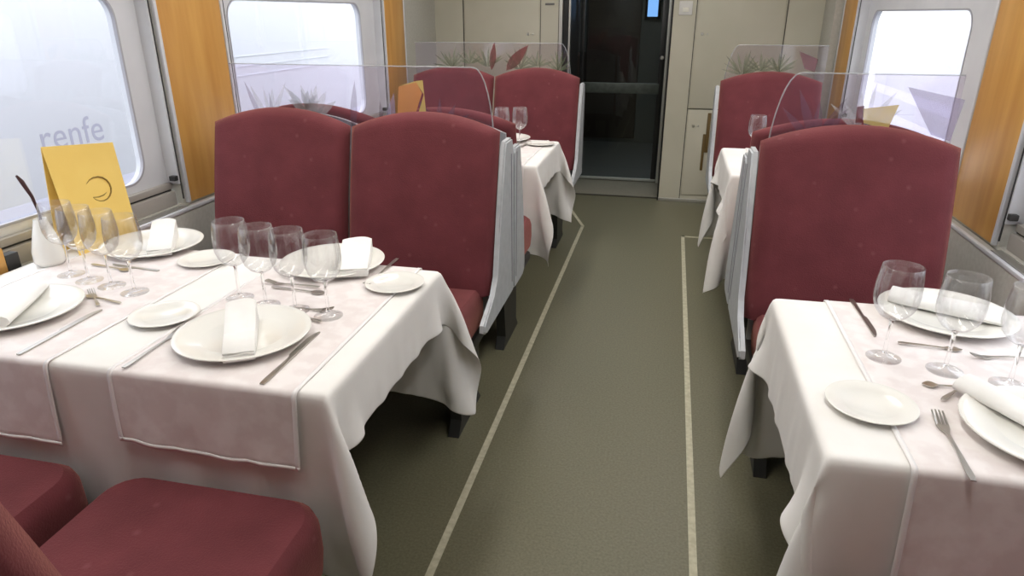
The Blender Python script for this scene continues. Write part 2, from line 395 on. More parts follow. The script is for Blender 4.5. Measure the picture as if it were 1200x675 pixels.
# ------------------------------------------------------------------ seats
def seat_proto(hw, label, x, group, panels=(1,), short=False):
    t = thing('train_seat', label, 'seat', (x, 2.46, 0), 0, group)
    # cushion
    c = bmesh.new(); pts = rrect(-hw + .036, hw - .036, -.718, -.20, .07, 6)
    lay = [(.345, .02), (.355, .004), (.40, 0), (.460, .001), (.483, .007), (.496, .020)]
    rings = []
    for z, ins in lay:
        cx, cy = 0, -.4475; ring = []
        for u, v in pts:
            f = 1 - ins / .25; ring.append(c.verts.new((cx + (u - cx) * f, cy + (v - cy) * f, z - (.012 * ((v + .695) / .5) if z > .42 else 0))))
        rings.append(ring)
    for a, b in zip(rings, rings[1:]):
        for i in range(len(pts)): c.faces.new((a[i], a[(i + 1) % len(pts)], b[(i + 1) % len(pts)], b[i]))
    c.faces.new(rings[0]); top = c.faces.new(rings[-1])
    r = bmesh.ops.inset_region(c, faces=[top], thickness=.06, depth=0)
    obj('seat_cushion', c, M_FAB, t, ang=50)
    # backrest: slab following the recline, arched head
    b = bmesh.new(); NU, NV = 16, 18; th = .085; hb = hw - .002
    def yf(z): 
        k = (z - .46) / .57; return -.300 + .135 * k + .010 * math.sin(math.pi * min(max(k, 0), 1.1)) * -1
    def topz(u): return 1.020 + .058 * (1 - abs(u) ** 2.0)
    def P(u, v, side):
        z0 = .462; z1 = topz(u); z = z0 + (z1 - z0) * v
        e = max(abs(u) - .93, 0) / .07; ev = max(v - .95, 0) / .05; eb = max(.04 - v, 0) / .04
        rr = min(1, math.sqrt(e * e + ev * ev + .5 * eb * eb))
        off = th * .5 * (1 - math.sqrt(max(0, 1 - rr * rr))) * .9
        y = yf(z) + (off if side == 0 else th - off)
        return (u * hb * (1 - .0 * ev), y, z)
    vs = {}
    for side in (0, 1):
        for i in range(NU + 1):
            for j in range(NV + 1):
                u = -1 + 2 * i / NU; u = math.copysign(abs(u) ** .75, u) if u else 0
                v = (j / NV); v = 1 - (1 - v) ** 1.4
                vs[side, i, j] = b.verts.new(P(u, v, side))
        for i in range(NU):
            for j in range(NV):
                b.faces.new((vs[side, i, j], vs[side, i + 1, j], vs[side, i + 1, j + 1], vs[side, i, j + 1]))
    for i in range(NU):
        b.faces.new((vs[0, i, 0], vs[0, i + 1, 0], vs[1, i + 1, 0], vs[1, i, 0])); b.faces.new((vs[0, i, NV], vs[0, i + 1, NV], vs[1, i + 1, NV], vs[1, i, NV]))
    for j in range(NV):
        b.faces.new((vs[0, 0, j], vs[0, 0, j + 1], vs[1, 0, j + 1], vs[1, 0, j])); b.faces.new((vs[0, NU, j], vs[0, NU, j + 1], vs[1, NU, j + 1], vs[1, NU, j]))
    obj('backrest', b, M_FAB, t, ang=80)
    # back shell
    s = bmesh.new(); n = 12
    pts = []
    for i in range(n + 1):
        u = -1 + 2 * i / n; pts.append((u * (hw - .03), topz(u) - .03))
    out = [(-(hw - .03), .36)] + pts + [((hw - .03), .36)]
    prism(s, out, lambda u, v, tt: (u, yf(max(v, .46)) + th - .006 + tt, v), .022)
    obj('back_shell', s, M_SHELL, t, ang=50)
    # side panels
    prof = [(-.43, .385), (-.455, .40), (-.45, .425), (-.40, .445), (-.315, .475), (-.262, .53), (-.205, .75), (-.138, .965), (-.122, .985), (-.03, .985), (-.008, .95), (-.006, .395), (-.02, .385)]
    if short: prof = [(-.17, .385), (-.205, .40), (-.205, .44), (-.185, .62), (-.150, .80), (-.120, .93), (-.105, .950), (-.03, .950), (-.008, .93), (-.006, .395), (-.02, .385)]
    for sx in panels:
        p = bmesh.new(); prism(p, prof, lambda u, v, tt, sx=sx: (sx * (hw + .001 + tt), u, v), .020)
        bmesh.ops.bevel(p, geom=[e for e in p.edges if abs(abs(e.verts[0].co.x) - hw - .021) < 1e-4 and abs(abs(e.verts[1].co.x) - hw - .021) < 1e-4], offset=.006, segments=2, affect='EDGES')
        sp = obj('side_panel', p, M_SHELL, t, ang=35)
        g = bmesh.new(); prism(g, [(-.052, .93), (-.044, .93), (-.032, .43), (-.040, .43)], lambda u, v, tt, sx=sx: (sx * (hw + .0205 + tt), u, v), .0018)
        obj('groove', g, M_SHELLD, sp)
    # base
    f = bmesh.new(); box(f, -hw + .03, hw - .03, -.60, -.08, .30, .346, bev=.01); obj('seat_frame', f, M_DARK, t)
    for sx in (-1, 1):
        l = bmesh.new(); xx = sx * (hw - .09)
        prism(l, [(-.47, .302), (-.20, .302), (-.24, .05), (-.20, 0), (-.50, 0), (-.46, .05)], lambda u, v, tt, xx=xx: (xx - .02 + tt, u, v), .04)
        obj('leg', l, M_DARK, t)
    return t
SX = dict(win=-1.398, aisle=-.838, right=.590)
PIT = 2.17
grpL = 'maroon train seats'
Pi = math.pi
HW = .2775
sa = seat_proto(HW, 'maroon aisle seat facing the camera behind the near left table', SX['aisle'], grpL, (1,))
sw_ = seat_proto(HW, 'maroon window seat facing the camera behind the near left table', SX['win'], grpL, ())
sb = seat_proto(HW, 'maroon aisle seat facing away, back to back with the one behind the near left table', SX['aisle'], grpL, (-1,), True); sb.rotation_euler = (0, 0, Pi)
sr = seat_proto(.292, 'wide maroon seat behind the near right table, facing the camera', SX['right'], grpL, (-1,))
sq = seat_proto(.292, 'right hand maroon seat facing away, its cushion edge peeping past the grey panel', SX['right'], grpL, (1,), True); sq.rotation_euler = (0, 0, Pi)
R3 = copy_tree(sw_, loc=(SX['win'], 2.46, 0), rz=Pi, label='maroon window seat facing away, only its arched top showing past the left seats')
copy_tree(sa, loc=(SX['aisle'], 2.46 + PIT, 0), rz=0, label='maroon aisle seat beside the doorway behind the far left table')
copy_tree(sw_, loc=(SX['win'], 2.46 + PIT, 0), rz=0, label='maroon window seat at the far left, seen through the patterned glass')
NR = []
REAR = [sb, sq]
NR += [copy_tree(sb, loc=(SX['aisle'], 2.395 - PIT, 0), rz=Pi, label='nearest maroon seat cushion at the bottom left, next to the aisle')]
NR += [copy_tree(sw_, loc=(SX['win'], 2.395 - PIT, 0), rz=Pi, label='maroon seat at the bottom left corner, on the window side')]
copy_tree(sr, loc=(SX['right'], 2.46 + PIT, 0), rz=0, label='maroon seat at the far right, behind the far right table')
NR += [copy_tree(sq, loc=(SX['right'], 2.395 - PIT, 0), rz=Pi, label='maroon seat tucked under the near right table at the bottom right')]
for o in (R3, sb, sq): o.scale = (1, 1, .99)
for o in NR: o.scale = (1, 1, 1)
for o in NR:      # these cushions are pulled forward a little
    for ch in o.children:
        if ch.name.startswith(('seat_cushion', 'seat_frame')): ch.location.y = -.065

# ------------------------------------------------------------------ glass partitions between the seat backs
def leaf(bm, x, z, ang, L, W, y=0):
    """pointed leaf blade on the glass"""
    n = 7; pts = []
    for i in range(n + 1):
        s = i / n; pts.append((W * math.sin(math.pi * s ** .8), L * s))
    for i in range(n - 1, 0, -1):
        s = i / n; pts.append((-W * math.sin(math.pi * s ** .8), L * s))
    ca, sa = math.cos(ang), math.sin(ang)
    prism(bm, pts, lambda u, v, t: (x + u * ca + v * sa, y - t, z - u * sa + v * ca), .0006)
def poly(bm, p): prism(bm, p, lambda u, v, t: (u, -.0042 - t, v), .0008)
F_G = film('green leaf film', (.20, .24, .13), .30); F_V = film('violet leaf film', (.24, .15, .24), .20)
F_R = film('wine red film', (.24, .05, .055), .6); F_RR = film('dull mauve film', (.25, .10, .13), .45); F_Y = film('yellow film', (.80, .62, .22), .6); F_L = film('lilac film', (.42, .36, .55), .32)
F_W = film('frosted leaf film', (.75, .76, .80), .22); F_O = film('orange film', (.72, .34, .14), .72)
def partition(x0, x1, y, mirror, label, zt=1.222):
    """x0 = aisle end, x1 = wall end"""
    t = thing('glass_partition', label, 'partition', (0, y, 0), 0, 'glass partitions behind the seat backs')
    s = 1 if x0 < x1 else -1
    pts = [(x1, .93), (x1, zt)]
    for i in range(9):
        a = R(90 * i / 8); pts.append((x0 + s * .075 - s * .075 * math.sin(a), zt - .30 + .30 * math.cos(a)))
    pts += [(x0, .93)]
    bm = bmesh.new(); prism(bm, pts, lambda u, v, tt: (u, -.004 + tt, v), .008)
    obj('pane', bm, M_PART, t, smooth=False)
    e = bmesh.new(); tube(e, [(u, 0, v) for u, v in pts[1:]], .0026, 6); obj('polished_edge', e, M_EDGE, t)
    for xx in (x0 + s * .12, x1 - s * .12):
        k = B(xx - .02, xx + .02, -.012, .012, .90, .955, bev=.004); obj('clamp', k, M_ALU, t)
    return t
rnd = random.Random(8)
def sprays(t, items, mat, name='leaf_print'):
    bm = bmesh.new()
    for it in items: leaf(bm, *it, y=-.0042)
    obj(name, bm, mat, t, smooth=False)
def fan(x, z, n, L, W, spread):
    return [(x + rnd.uniform(-.01, .01), z, (k / (n - 1) - .5) * spread + rnd.uniform(-.12, .12), L * rnd.uniform(.7, 1.05), W * rnd.uniform(.7, 1.1)) for k in range(n)]
g1 = partition(-.615, -1.665, 2.46, 0, 'clear leaf-patterned glass behind the near left seats, with an orange patch')
sprays(g1, fan(-1.33, 1.02, 7, .16, .016, 1.9) + fan(-1.52, 1.0, 4, .18, .012, .9), F_W); sprays(g1, fan(-1.36, 1.06, 6, .10, .012, 2.4), film('pale green film', (.35, .40, .36), .22))
sprays(g1, [(-1.55, 1.0, -.35, .17, .010), (-1.50, 1.0, -.06, .12, .007), (-1.17, .98, .12, .19, .014), (-1.05, .98, -.02, .12, .008)] + fan(-.82, .98, 5, .17, .016, 2.0), F_V)
bm = bmesh.new(); poly(bm, [(-1.045, 1.00), (-.99, .99), (-.995, 1.13), (-1.02, 1.075)]); obj('colour_patch', bm, F_L, g1, smooth=False)
bm = bmesh.new(); poly(bm, [(-.99, 1.01), (-.975, 1.15), (-.905, 1.168), (-.885, 1.13), (-.935, 1.00)]); obj('colour_patch', bm, F_O, g1, smooth=False)
bm = bmesh.new(); poly(bm, [(-.975, 1.153), (-.905, 1.172), (-.88, 1.175), (-.87, 1.02), (-.925, .995), (-.878, 1.125), (-.905, 1.166)]); obj('colour_patch', bm, F_Y, g1, smooth=False)
g2 = partition(-.635, -1.70, 2.46 + PIT, 0, 'leaf-patterned glass behind the far left seats, with a red leaf')
sprays(g2, fan(-.98, 1.06, 11, .14, .008, 2.6) + fan(-.86, 1.08, 7, .11, .007, 2.4) + fan(-1.45, 1.06, 10, .14, .008, 2.6) + fan(-1.32, 1.09, 7, .11, .007, 2.6) + fan(-.72, 1.05, 9, .14, .008, 2.4) + fan(-1.2, 1.07, 8, .13, .008, 2.2), F_G)
sprays(g2, [(-1.17, 1.05, .12, .18, .022), (-1.07, 1.05, .75, .22, .035)], F_R)
g3 = partition(.338, .893, 2.46, 0, 'clear patterned glass behind the near right seat, with yellow and lilac patches')
sprays(g3, fan(.48, 1.0, 5, .18, .016, 1.6), F_V); sprays(g3, fan(.62, 1.04, 6, .15, .012, 1.8), F_W)
bm = bmesh.new(); poly(bm, [(.625, 1.07), (.615, 1.115), (.72, 1.13), (.70, 1.05)]); obj('colour_patch', bm, F_Y, g3, smooth=False)
bm = bmesh.new(); poly(bm, [(.735, 1.185), (.905, 1.15), (.89, 1.02), (.83, 1.04)]); obj('colour_patch', bm, F_L, g3, smooth=False)
bm = bmesh.new(); poly(bm, [(.597, 1.12), (.60, 1.07), (.622, 1.07), (.618, 1.125)]); obj('colour_patch', bm, F_R, g3, smooth=False)
g4 = partition(.325, .91, 2.46 + PIT, 0, 'leaf-patterned glass behind the far right seat, green and red leaves')
sprays(g4, fan(.43, 1.05, 11, .15, .008, 2.6) + fan(.54, 1.07, 8, .12, .008, 2.4) + fan(.64, 1.07, 9, .13, .008, 2.4), F_G)
bm = bmesh.new(); poly(bm, [(.745, 1.19), (.86, 1.145), (.85, 1.07), (.79, 1.09)]); obj('colour_patch', bm, F_RR, g4, smooth=False)

# ------------------------------------------------------------------ tables and draped cloths
TZ = .72
def table(x0, x1, yc, label, aisle):
    t = thing('dining_table', label, 'table', ((x0 + x1) / 2, yc, 0), 0, 'dining tables fixed to the wall')
    hx = (x1 - x0) / 2 - .008; hy = .344
    obj('tabletop', B(-hx, hx, -hy, hy, TZ - .03, TZ - .004, bev=.012), M_SHELL, t)
    lx = -(hx - .22) if aisle < 0 else (hx - .30)
    obj('leg', B(-lx * .8 - .03, -lx * .8 + .03, -.05, .05, .02, TZ - .03, bev=.008), M_DARK, t) if False else obj('leg', B(lx - .03, lx + .03, -.05, .05, .02, TZ - .03, bev=.008), M_DARK, t)
    obj('foot', B(lx - .06, lx + .06, -.16, .16, 0, .022, bev=.006), M_DARK, t)
    wx = -lx * 1.05
    obj('wall_bracket', B(wx - .05, wx + .05, -.2, .2, TZ - .09, TZ - .03, bev=.006), M_DARK, t)
    return t
LX0, LX1 = -1.785, -.592; RX0, RX1 = .302, 1.020
YC = 1.38
def drape(x_wall, x_edge, over_x, y0, y1, over_y, seed, cush=None, wind=0.0):
    """settle a linen sheet over the table: position based dynamics on a grid; x runs from the wall to the aisle.
    Works in local coordinates with +u towards the aisle."""
    sp = .0165
    sg = 1 if x_edge > x_wall else -1
    U = abs(x_edge - x_wall)
    su = U / round(U / sp); ku = int(round(over_x / su)); nu = int(round(U / su)) + 1 + ku
    sv = (y1 - y0) / round((y1 - y0) / sp); kv = int(round(over_y / sv)); nv = int(round((y1 - y0) / sv)) + 1 + 2 * kv
    u = np.arange(nu) * su; v = y0 + (np.arange(nv) - kv) * sv       # a grid line runs exactly along every table edge
    PU, PV = np.meshgrid(u, v, indexing='ij')
    rng = np.random.RandomState(seed)
    P = np.stack([PU, PV, np.full_like(PU, TZ + .004)], -1)
    # start with the overhangs already tipped down
    rest_u, rest_v = u[1] - u[0], v[1] - v[0]
    dv = np.maximum(np.maximum(y0 - PV, PV - y1), 0); du = np.maximum(PU - U, 0)
    P[..., 2] -= dv * .6 + du * .6
    P[..., 1] = np.clip(PV, y0, y1) + np.sign(PV - (y0 + y1) / 2) * dv * .8
    P[..., 0] = np.minimum(PU, U) + du * .8
    P += rng.normal(0, .0012, P.shape)
    pin = (PU < U + .001) & (PV > y0 - .001) & (PV < y1 + .001)
    Q = np.stack([PU, PV, np.full_like(PU, TZ + .002)], -1)
    P[pin] = Q[pin]
    wgt = np.where(pin, 0., 1.)
    # far from the corner the front and back drops keep their column (hem is straight against the wall)
    V = np.zeros_like(P)
    cons = []
    def add(di, dj, L, k):
        for par in (0, 1):
            I, J = np.meshgrid(np.arange(nu), np.arange(nv), indexing='ij')
            I2, J2 = I + di, J + dj
            ok = (I2 >= 0) & (I2 < nu) & (J2 >= 0) & (J2 < nv)
            key = ((I // max(abs(di), 1)) if di and not dj else (J // max(abs(dj), 1)) if dj and not di else I) % 2
            ok &= key == par
            a = (I * nv + J)[ok]; b = (I2 * nv + J2)[ok]
            wa = wgt.ravel()[a]; wb = wgt.ravel()[b]; m = (wa + wb) > 0
            a, b, wa, wb = a[m], b[m], wa[m], wb[m]; s = wa + wb
            if L > 1.8 * max(rest_u, rest_v): m2_ = (wa > 0) & (wb > 0); a, b, wa, wb, s = a[m2_], b[m2_], wa[m2_], wb[m2_], s[m2_]
            cons.append((a, b, L, (k * wa / s)[:, None], (k * wb / s)[:, None]))
    add(1, 0, rest_u, 1.0); add(0, 1, rest_v, 1.0)
    dg = math.hypot(rest_u, rest_v); add(1, 1, dg, .35); add(1, -1, dg, .35)
    add(2, 0, 2 * rest_u, .35); add(0, 2, 2 * rest_v, .35); add(4, 0, 4 * rest_u, .2); add(0, 4, 4 * rest_v, .2)
    Pf = P.reshape(-1, 3); Vf = V.reshape(-1, 3); free = (wgt.ravel() > 0)
    dt = 1 / 60.
    rr = .0025
    for step in range(170):
        Vf[free, 2] -= 9.8 * dt; Vf *= .965
        if step < 60: Vf[free] += rng.normal(0, .012, (free.sum(), 3))
        old = Pf.copy(); Pf[free] += Vf[free] * dt
        for it in range(9):
            for a, b, L, ka, kb in cons:
                d = Pf[b] - Pf[a]; l = np.sqrt((d * d).sum(1))[:, None] + 1e-9
                g = d * ((l - L) / l)
                Pf[a] += g * ka; Pf[b] -= g * kb
            # table slab
            x, y, z = Pf[:, 0], Pf[:, 1], Pf[:, 2]
            ins = free & (x < U + rr) & (y > y0 - rr) & (y < y1 + rr) & (z < TZ + .002)
            pu = U + rr - x; pa = y - (y0 - rr); pb = (y1 + rr) - y; pt = TZ + .002 - z
            # treat the slab as deep so nothing swings far under it
            mtop = ins & (pt <= np.minimum(np.minimum(pu, pa), pb)); z[mtop] = TZ + .002
            r = ins & ~mtop
            m1 = r & (pu <= pa) & (pu <= pb); x[m1] = U + rr
            m2 = r & ~m1 & (pa <= pb); y[m2] = y0 - rr
            m3 = r & ~m1 & ~m2; y[m3] = y1 + rr
            if cush:
                cu, cy0, cy1, cz = cush      # cushion reaches u=cu; front one ends at y=cy0, far one starts at cy1
                k1 = free & (x < cu) & (y < cy0) & (z < cz); 
                sx_ = cu - x; sy_ = cy0 - y; a1 = k1 & (sx_ < sy_); x[a1] = cu; a2 = k1 & ~a1; y[a2] = cy0
                k2 = free & (x < cu) & (y > cy1) & (z < cz)
                sx_ = cu - x; sy_ = y - cy1; a1 = k2 & (sx_ < sy_); x[a1] = cu; a2 = k2 & ~a1; y[a2] = cy1
            Pf[:, 0] = np.maximum(Pf[:, 0], 0)
        Vf[:] = (Pf - old) / dt
        sp_ = np.sqrt((Vf * Vf).sum(1))[:, None]; Vf *= np.minimum(1, 2.5 / (sp_ + 1e-6))
    P = Pf.reshape(nu, nv, 3)
    bm = bmesh.new(); vv = [[bm.verts.new((x_wall + sg * P[i, j, 0], P[i, j, 1], P[i, j, 2])) for j in range(nv)] for i in range(nu)]
    for i in range(nu - 1):
        for j in range(nv - 1):
            f = bm.faces.new((vv[i][j], vv[i + 1][j], vv[i + 1][j + 1], vv[i][j + 1]))
    return bm
def cloth_obj(bm, label, loc=None):
    o = obj('tablecloth', bm, M_CLOTH, ang=180)
    so = o.modifiers.new('hem', 'SOLIDIFY'); so.thickness = .0016; so.offset = 0
    ss = o.modifiers.new('smooth', 'SUBSURF'); ss.levels = 1; ss.render_levels = 1
    tag(o, label, 'tablecloth', 'white tablecloths')
    return o
table(LX0, LX1, YC, 'long table set for four under white linen, near left', 1)
table(RX0, RX1, YC, 'table set for two under white linen, near right', -1)
table(LX0, LX1, YC + PIT, 'far left table under white linen, by the doorway', 1)
table(RX0, RX1, YC + PIT, 'far right table under white linen, by the closets', -1)
Y0, Y1 = YC - .352, YC + .352
cl = cloth_obj(drape(LX0, LX1, .155, Y0, Y1, .39, 3, cush=(abs(-.582 - LX0), 1.012, 1.738, .50)), 'white linen cloth draped over the near left table, hanging in points at the aisle')
cr = cloth_obj(drape(RX1, RX0, .185, Y0, Y1, .44, 11, cush=(abs(.318 - RX1), 1.012, 1.738, .50)), 'white linen cloth draped over the near right table, flaring towards the aisle')
c2 = cl.copy(); COL.objects.link(c2); c2.location.y += PIT; c2['label'] = 'white linen cloth on the far left table'
c3 = cr.copy(); COL.objects.link(c3); c3.location.y += PIT; c3['label'] = 'white linen cloth on the far right table'

def runner(x0, x1, yc, dn, df, label, group='white table runners laid across the tables', seed=0):
    """cloth strip across the table, dn / df = drop at the near / far edge"""
    bm = bmesh.new(); rng = random.Random(seed)
    h = .352 + .004; z = TZ + .0045; prof = []
    n = 10
    for i in range(n + 1): prof.append((-h - .004 - .006 * (1 - i / n), z - .012 - dn * (1 - i / n), (1 - i / n), -1))
    for i in range(1, 4): a = R(90 * i / 4); prof.append((-h - .004 + .012 * (1 - math.cos(a)), z - .012 + .012 * math.sin(a), 0, 0))
    for i in range(13): prof.append((-h + .01 + (2 * h - .02) * i / 12, z, 0, 0))
    for i in range(3, 0, -1): a = R(90 * i / 4); prof.append((h + .004 - .012 * (1 - math.cos(a)), z - .012 + .012 * math.sin(a), 0, 0))
    for i in range(n + 1): prof.append((h + .004 + .006 * i / n, z - .012 - df * i / n, i / n, 1))
    m = 28; ph = rng.uniform(0, 6); rows = []
    for k in range(m + 1):
        s = k / m; x = x0 + (x1 - x0) * s; row = []
        for (y, zz, d, sg) in prof:
            wv = .004 * d * (math.sin(9 * s + ph + 2 * d) + .6 * math.sin(21 * s + ph)) * 1.0
            row.append(bm.verts.new((x + (s - .5) * -.010 * d, yc + y + sg * (abs(wv) + .003 * d), zz - .006 * d * math.sin(3 * s + ph) - .022 * d * s)))
        rows.append(row)
    for a, b in zip(rows, rows[1:]):
        for j in range(len(prof) - 1): bm.faces.new((a[j], a[j + 1], b[j + 1], b[j]))
    co = [[v.co.copy() for v in row] for row in rows]
    o = obj('table_runner', bm, M_RUN, ang=180)
    so = o.modifiers.new('hem', 'SOLIDIFY'); so.thickness = .0014; so.offset = 0
    tag(o, label, 'table runner', group)
    # stitched border
    bw = .010
    hb = bmesh.new()
    def at(k, j):
        v = co[k][j]; sg = prof[j][3]
        return v + Vector((0, sg * .0014, .0010 if sg == 0 else .0))
    for k0, k1, sx in ((0, 1, 1), (m, m - 1, -1)):
        rws = []
        for t in (0, 1):
            rws.append([hb.verts.new(at(k0, j) + Vector((sx * bw * t - sx * .0006, 0, 0))) for j in range(len(prof))])
        for j in range(len(prof) - 1): hb.faces.new((rws[0][j], rws[0][j + 1], rws[1][j + 1], rws[1][j]))
    for j0 in (0, len(prof) - 1):
        rws = [[hb.verts.new(at(k, j0) + Vector((0, 0, -.0006 + bw * t))) for k in range(m + 1)] for t in (0, 1)]
        for k in range(m): hb.faces.new((rws[0][k], rws[0][k + 1], rws[1][k + 1], rws[1][k]))
    h_ = obj('hem_border', hb, M_HEM, o, ang=180)
    so = h_.modifiers.new('hem', 'SOLIDIFY'); so.thickness = .0012; so.offset = 0
    return o
M_HEM = principled('stitched white hem', (.88, .86, .85), .8, spec=.2)
runner(-1.075, -.652, YC, .142, .14, 'pinkish white runner on the aisle half of the near left table', seed=1)
runner(-1.700, -1.222, YC, .160, .14, 'pinkish white runner on the window half of the near left table', seed=2)
runner(.428, .93, YC, .22, .14, 'pinkish white runner across the near right table', seed=3)
runner(-1.075, -.652, YC + PIT, .142, .14, 'white runner on the far left table', seed=1)
runner(.428, .93, YC + PIT, .142, .14, 'white runner on the far right table', seed=3)
TT = TZ + .0055     # top of the runners

# ------------------------------------------------------------------ crockery, glasses, cutlery, napkins
def plate(rad, name, label, loc, group):
    f = .60; k = rad / .145
    p = [(0, .003), (rad * f, .003), (rad * f + .006 * k, .006), (rad * .92, .0145 * k), (rad, .0175 * k), (rad * 1.0, .0195 * k), (rad * .985, .0205 * k), (rad * .90, .0175 * k), (rad * (f + .03), .0085), (rad * f, .0065), (0, .0065)]
    p = [(0, 0), (rad * .5, 0), (rad * .52, .003)] + p[2:]
    bm = bmesh.new(); lathe(bm, p, 56)
    o = obj(name, bm, M_CHINA, ang=60); o.location = loc; tag(o, label, 'plate', group); return o
def cplate(o, loc, label):
    c = o.copy(); COL.objects.link(c); c.location = loc; c['label'] = label; return c
GD, GS = 'white dinner plates', 'small white side plates'
YF = YC + PIT
d0 = plate(.147, 'dinner_plate', 'white dinner plate with an upright folded napkin, near left table by the aisle', (-.885, 1.215, TT), GD)
cplate(d0, (-1.50, 1.215, TT), 'white dinner plate cut by the left edge of the photo')
cplate(d0, (-1.525, 1.725, TT), 'white dinner plate beside the yellow card, window side of the left table')
cplate(d0, (-.905, 1.695, TT), 'white dinner plate behind the row of four wine glasses')
cplate(d0, (.685, 1.675, TT), 'white dinner plate against the seat on the near right table')
cplate(d0, (.693, 1.165, TT), 'white dinner plate cut by the right edge of the photo')
cplate(d0, (-.90, YF + .30, TT), 'white dinner plate at the back of the far left table')
sp0 = plate(.079, 'side_plate', 'small white plate at the aisle corner of the near left table', (-.675, 1.590, TT), GS)
cplate(sp0, (-1.135, 1.275, TT), 'small white plate left of the dinner plate with the upright napkin')
cplate(sp0, (-1.285, 1.650, TT), 'small white plate in front of the window seat, left of the glasses')
cplate(sp0, (.410, 1.210, TT), 'small white plate on the aisle side of the near right table')
cplate(sp0, (-.675, YF + .20, TT), 'small white plate on the far left table')

def wineglass():
    t = thing('wine_glass', '', 'wine glass', (0, 0, TT), 0, 'empty wine glasses')
    b = bmesh.new()
    out = [(.0045, .088), (.012, .090), (.026, .098), (.037, .112), (.0425, .130), (.0440, .148), (.0430, .168), (.0405, .190), (.0385, .205)]
    lathe(b, out + [(.0378, .2055)] + [(r - .0011, z) for r, z in reversed(out[1:])] + [(0, .0912)], 40)
    obj('bowl', b, M_GLASS, t, ang=80)
    ft = bmesh.new(); lathe(ft, [(0, 0), (.034, 0), (.0345, .0012), (.022, .0035), (.008, .007), (.0044, .012), (0, .012)], 28); obj('foot', ft, M_GLASS, t, ang=80)
    s = bmesh.new(); lathe(s, [(0, .0122), (.0042, .0124), (.0041, .016), (.0036, .045), (.0038, .078), (.0052, .0885), (0, .0895)], 28)
    obj('stem', s, M_STEMG, t, ang=80)
    return t
wg = wineglass(); wg['label'] = 'wine glass at the aisle end of the row of four on the near left table'; wg.location = (-.756, 1.366, TT)
for (x, y, lab) in [(-.850, 1.380, 'third wine glass from the left in the row of four before the maroon seats'),
                    (-.937, 1.392, 'second wine glass from the left in the row of four before the maroon seats'),
                    (-1.028, 1.420, 'leftmost wine glass of the row of four before the maroon seats'),
                    (-1.318, 1.395, 'wine glass at the right of the cluster in front of the yellow card'),
                    (-1.410, 1.420, 'wine glass second from the right in the cluster before the yellow card'),
                    (-1.498, 1.440, 'wine glass third from the right in the cluster before the yellow card'),
                    (-1.585, 1.470, 'wine glass nearest the white vase before the yellow card'),
                    (.487, 1.425, 'wine glass nearest the aisle on the near right table'),
                    (.593, 1.390, 'middle wine glass on the near right table, before the grey wall'),
                    (.694, 1.350, 'wine glass cut by the right edge of the photo'),
                    (-.780, 3.70, 'wine glass standing in view on the far left table'),
                    (-.872, 3.665, 'wine glass on the far left table, half hidden by the seat back'),
                    (.445, 3.66, 'wine glass on the far right table, peeping past the seat')]:
    copy_tree(wg, loc=(x, y, TT), label=lab)

def flat(bm, outline, th=.0022, bend=None):
    prism(bm, outline, lambda u, v, t: (u, v, t + (bend(v) if bend else 0)), th)
def knife_bm():
    bm = bmesh.new()
    pts = [(-.0045, 0), (-.0055, .02), (-.004, .09), (-.0035, .105), (-.0085, .115), (-.0085, .19), (-.004, .212), (.0005, .222), (.004, .222), (.004, .105), (.0042, .09), (.0055, .02), (.0045, 0)]
    flat(bm, pts, .003); return bm
def fork_bm():
    bm = bmesh.new()
    bend = lambda v: .004 + .006 * math.sin(max(0, (v - .12)) / .09 * math.pi) * -.5 + (.004 if v > .18 else 0)
    pts = [(-.004, 0), (-.0055, .015), (-.0028, .09), (-.003, .14), (-.010, .158), (-.0115, .168), (-.0115, .21), (-.009, .21), (-.0085, .172), (-.0062, .172), (-.0055, .212), (-.003, .212), (-.0025, .172), (.0, .172), (.0005, .212), (.003, .212), (.0035, .172), (.006, .172), (.0065, .21), (.009, .21), (.0095, .168), (.008, .158), (.003, .14), (.0028, .09), (.0055, .015), (.004, 0)]
    flat(bm, pts, .002, bend); return bm
def spoon_bm():
    bm = bmesh.new()
    a = [(-.004, 0), (-.0055, .015), (-.0026, .08), (-.0028, .125)]
    bowl = [(-.015 * math.sin(math.pi * s), .125 + .05 * s + .0) for s in (.12, .3, .5, .7, .88)]
    r = [(-u, v) for u, v in reversed(bowl)]
    flat(bm, a + bowl + [(0, .176)] + r + [(-u, v) for u, v in reversed(a)], .002, lambda v: .003 + (0 if v < .12 else -.001)); return bm
PR = {}
def cutlery(kind, p0, p1, label, sc=None, z=TT):
    """laid from handle end p0 to tip p1"""
    if kind not in PR:
        PR[kind] = bpy.data.meshes.new('x')
        bm = {'knife': knife_bm, 'fork': fork_bm, 'spoon': spoon_bm}[kind]()
        o = obj(kind, bm, M_STEEL, smooth=False); PR[kind] = o; first = True
    else: o = PR[kind].copy(); COL.objects.link(o)
    L = {'knife': .222, 'fork': .212, 'spoon': .176}[kind]
    d = Vector((p1[0] - p0[0], p1[1] - p0[1])); s = d.length / L
    o.location = (p0[0], p0[1], z + .0006); o.rotation_euler = (0, 0, math.atan2(-d.x, d.y)); o.scale = (max(s, .8), s, 1)
    tag(o, label, kind, kind + 's laid beside the plates'); return o
cutlery('knife', (-.732, 1.035), (-.735, 1.275), 'steel knife right of the plate with the upright napkin')
cutlery('fork', (-1.040, 1.028), (-1.046, 1.235), 'steel fork left of the plate with the upright napkin')
cutlery('fork', (-.915, 1.377), (-.755, 1.392), 'dessert fork lying before the row of four glasses')
cutlery('spoon', (-.755, 1.325), (-.885, 1.368), 'dessert spoon lying behind the plate with the upright napkin')
cutlery('knife', (-1.306, 1.035), (-1.315, 1.275), 'steel knife right of the plate at the left photo edge')
cutlery('spoon', (-1.295, 1.318), (-1.42, 1.345), 'dessert spoon behind the plate at the left photo edge')
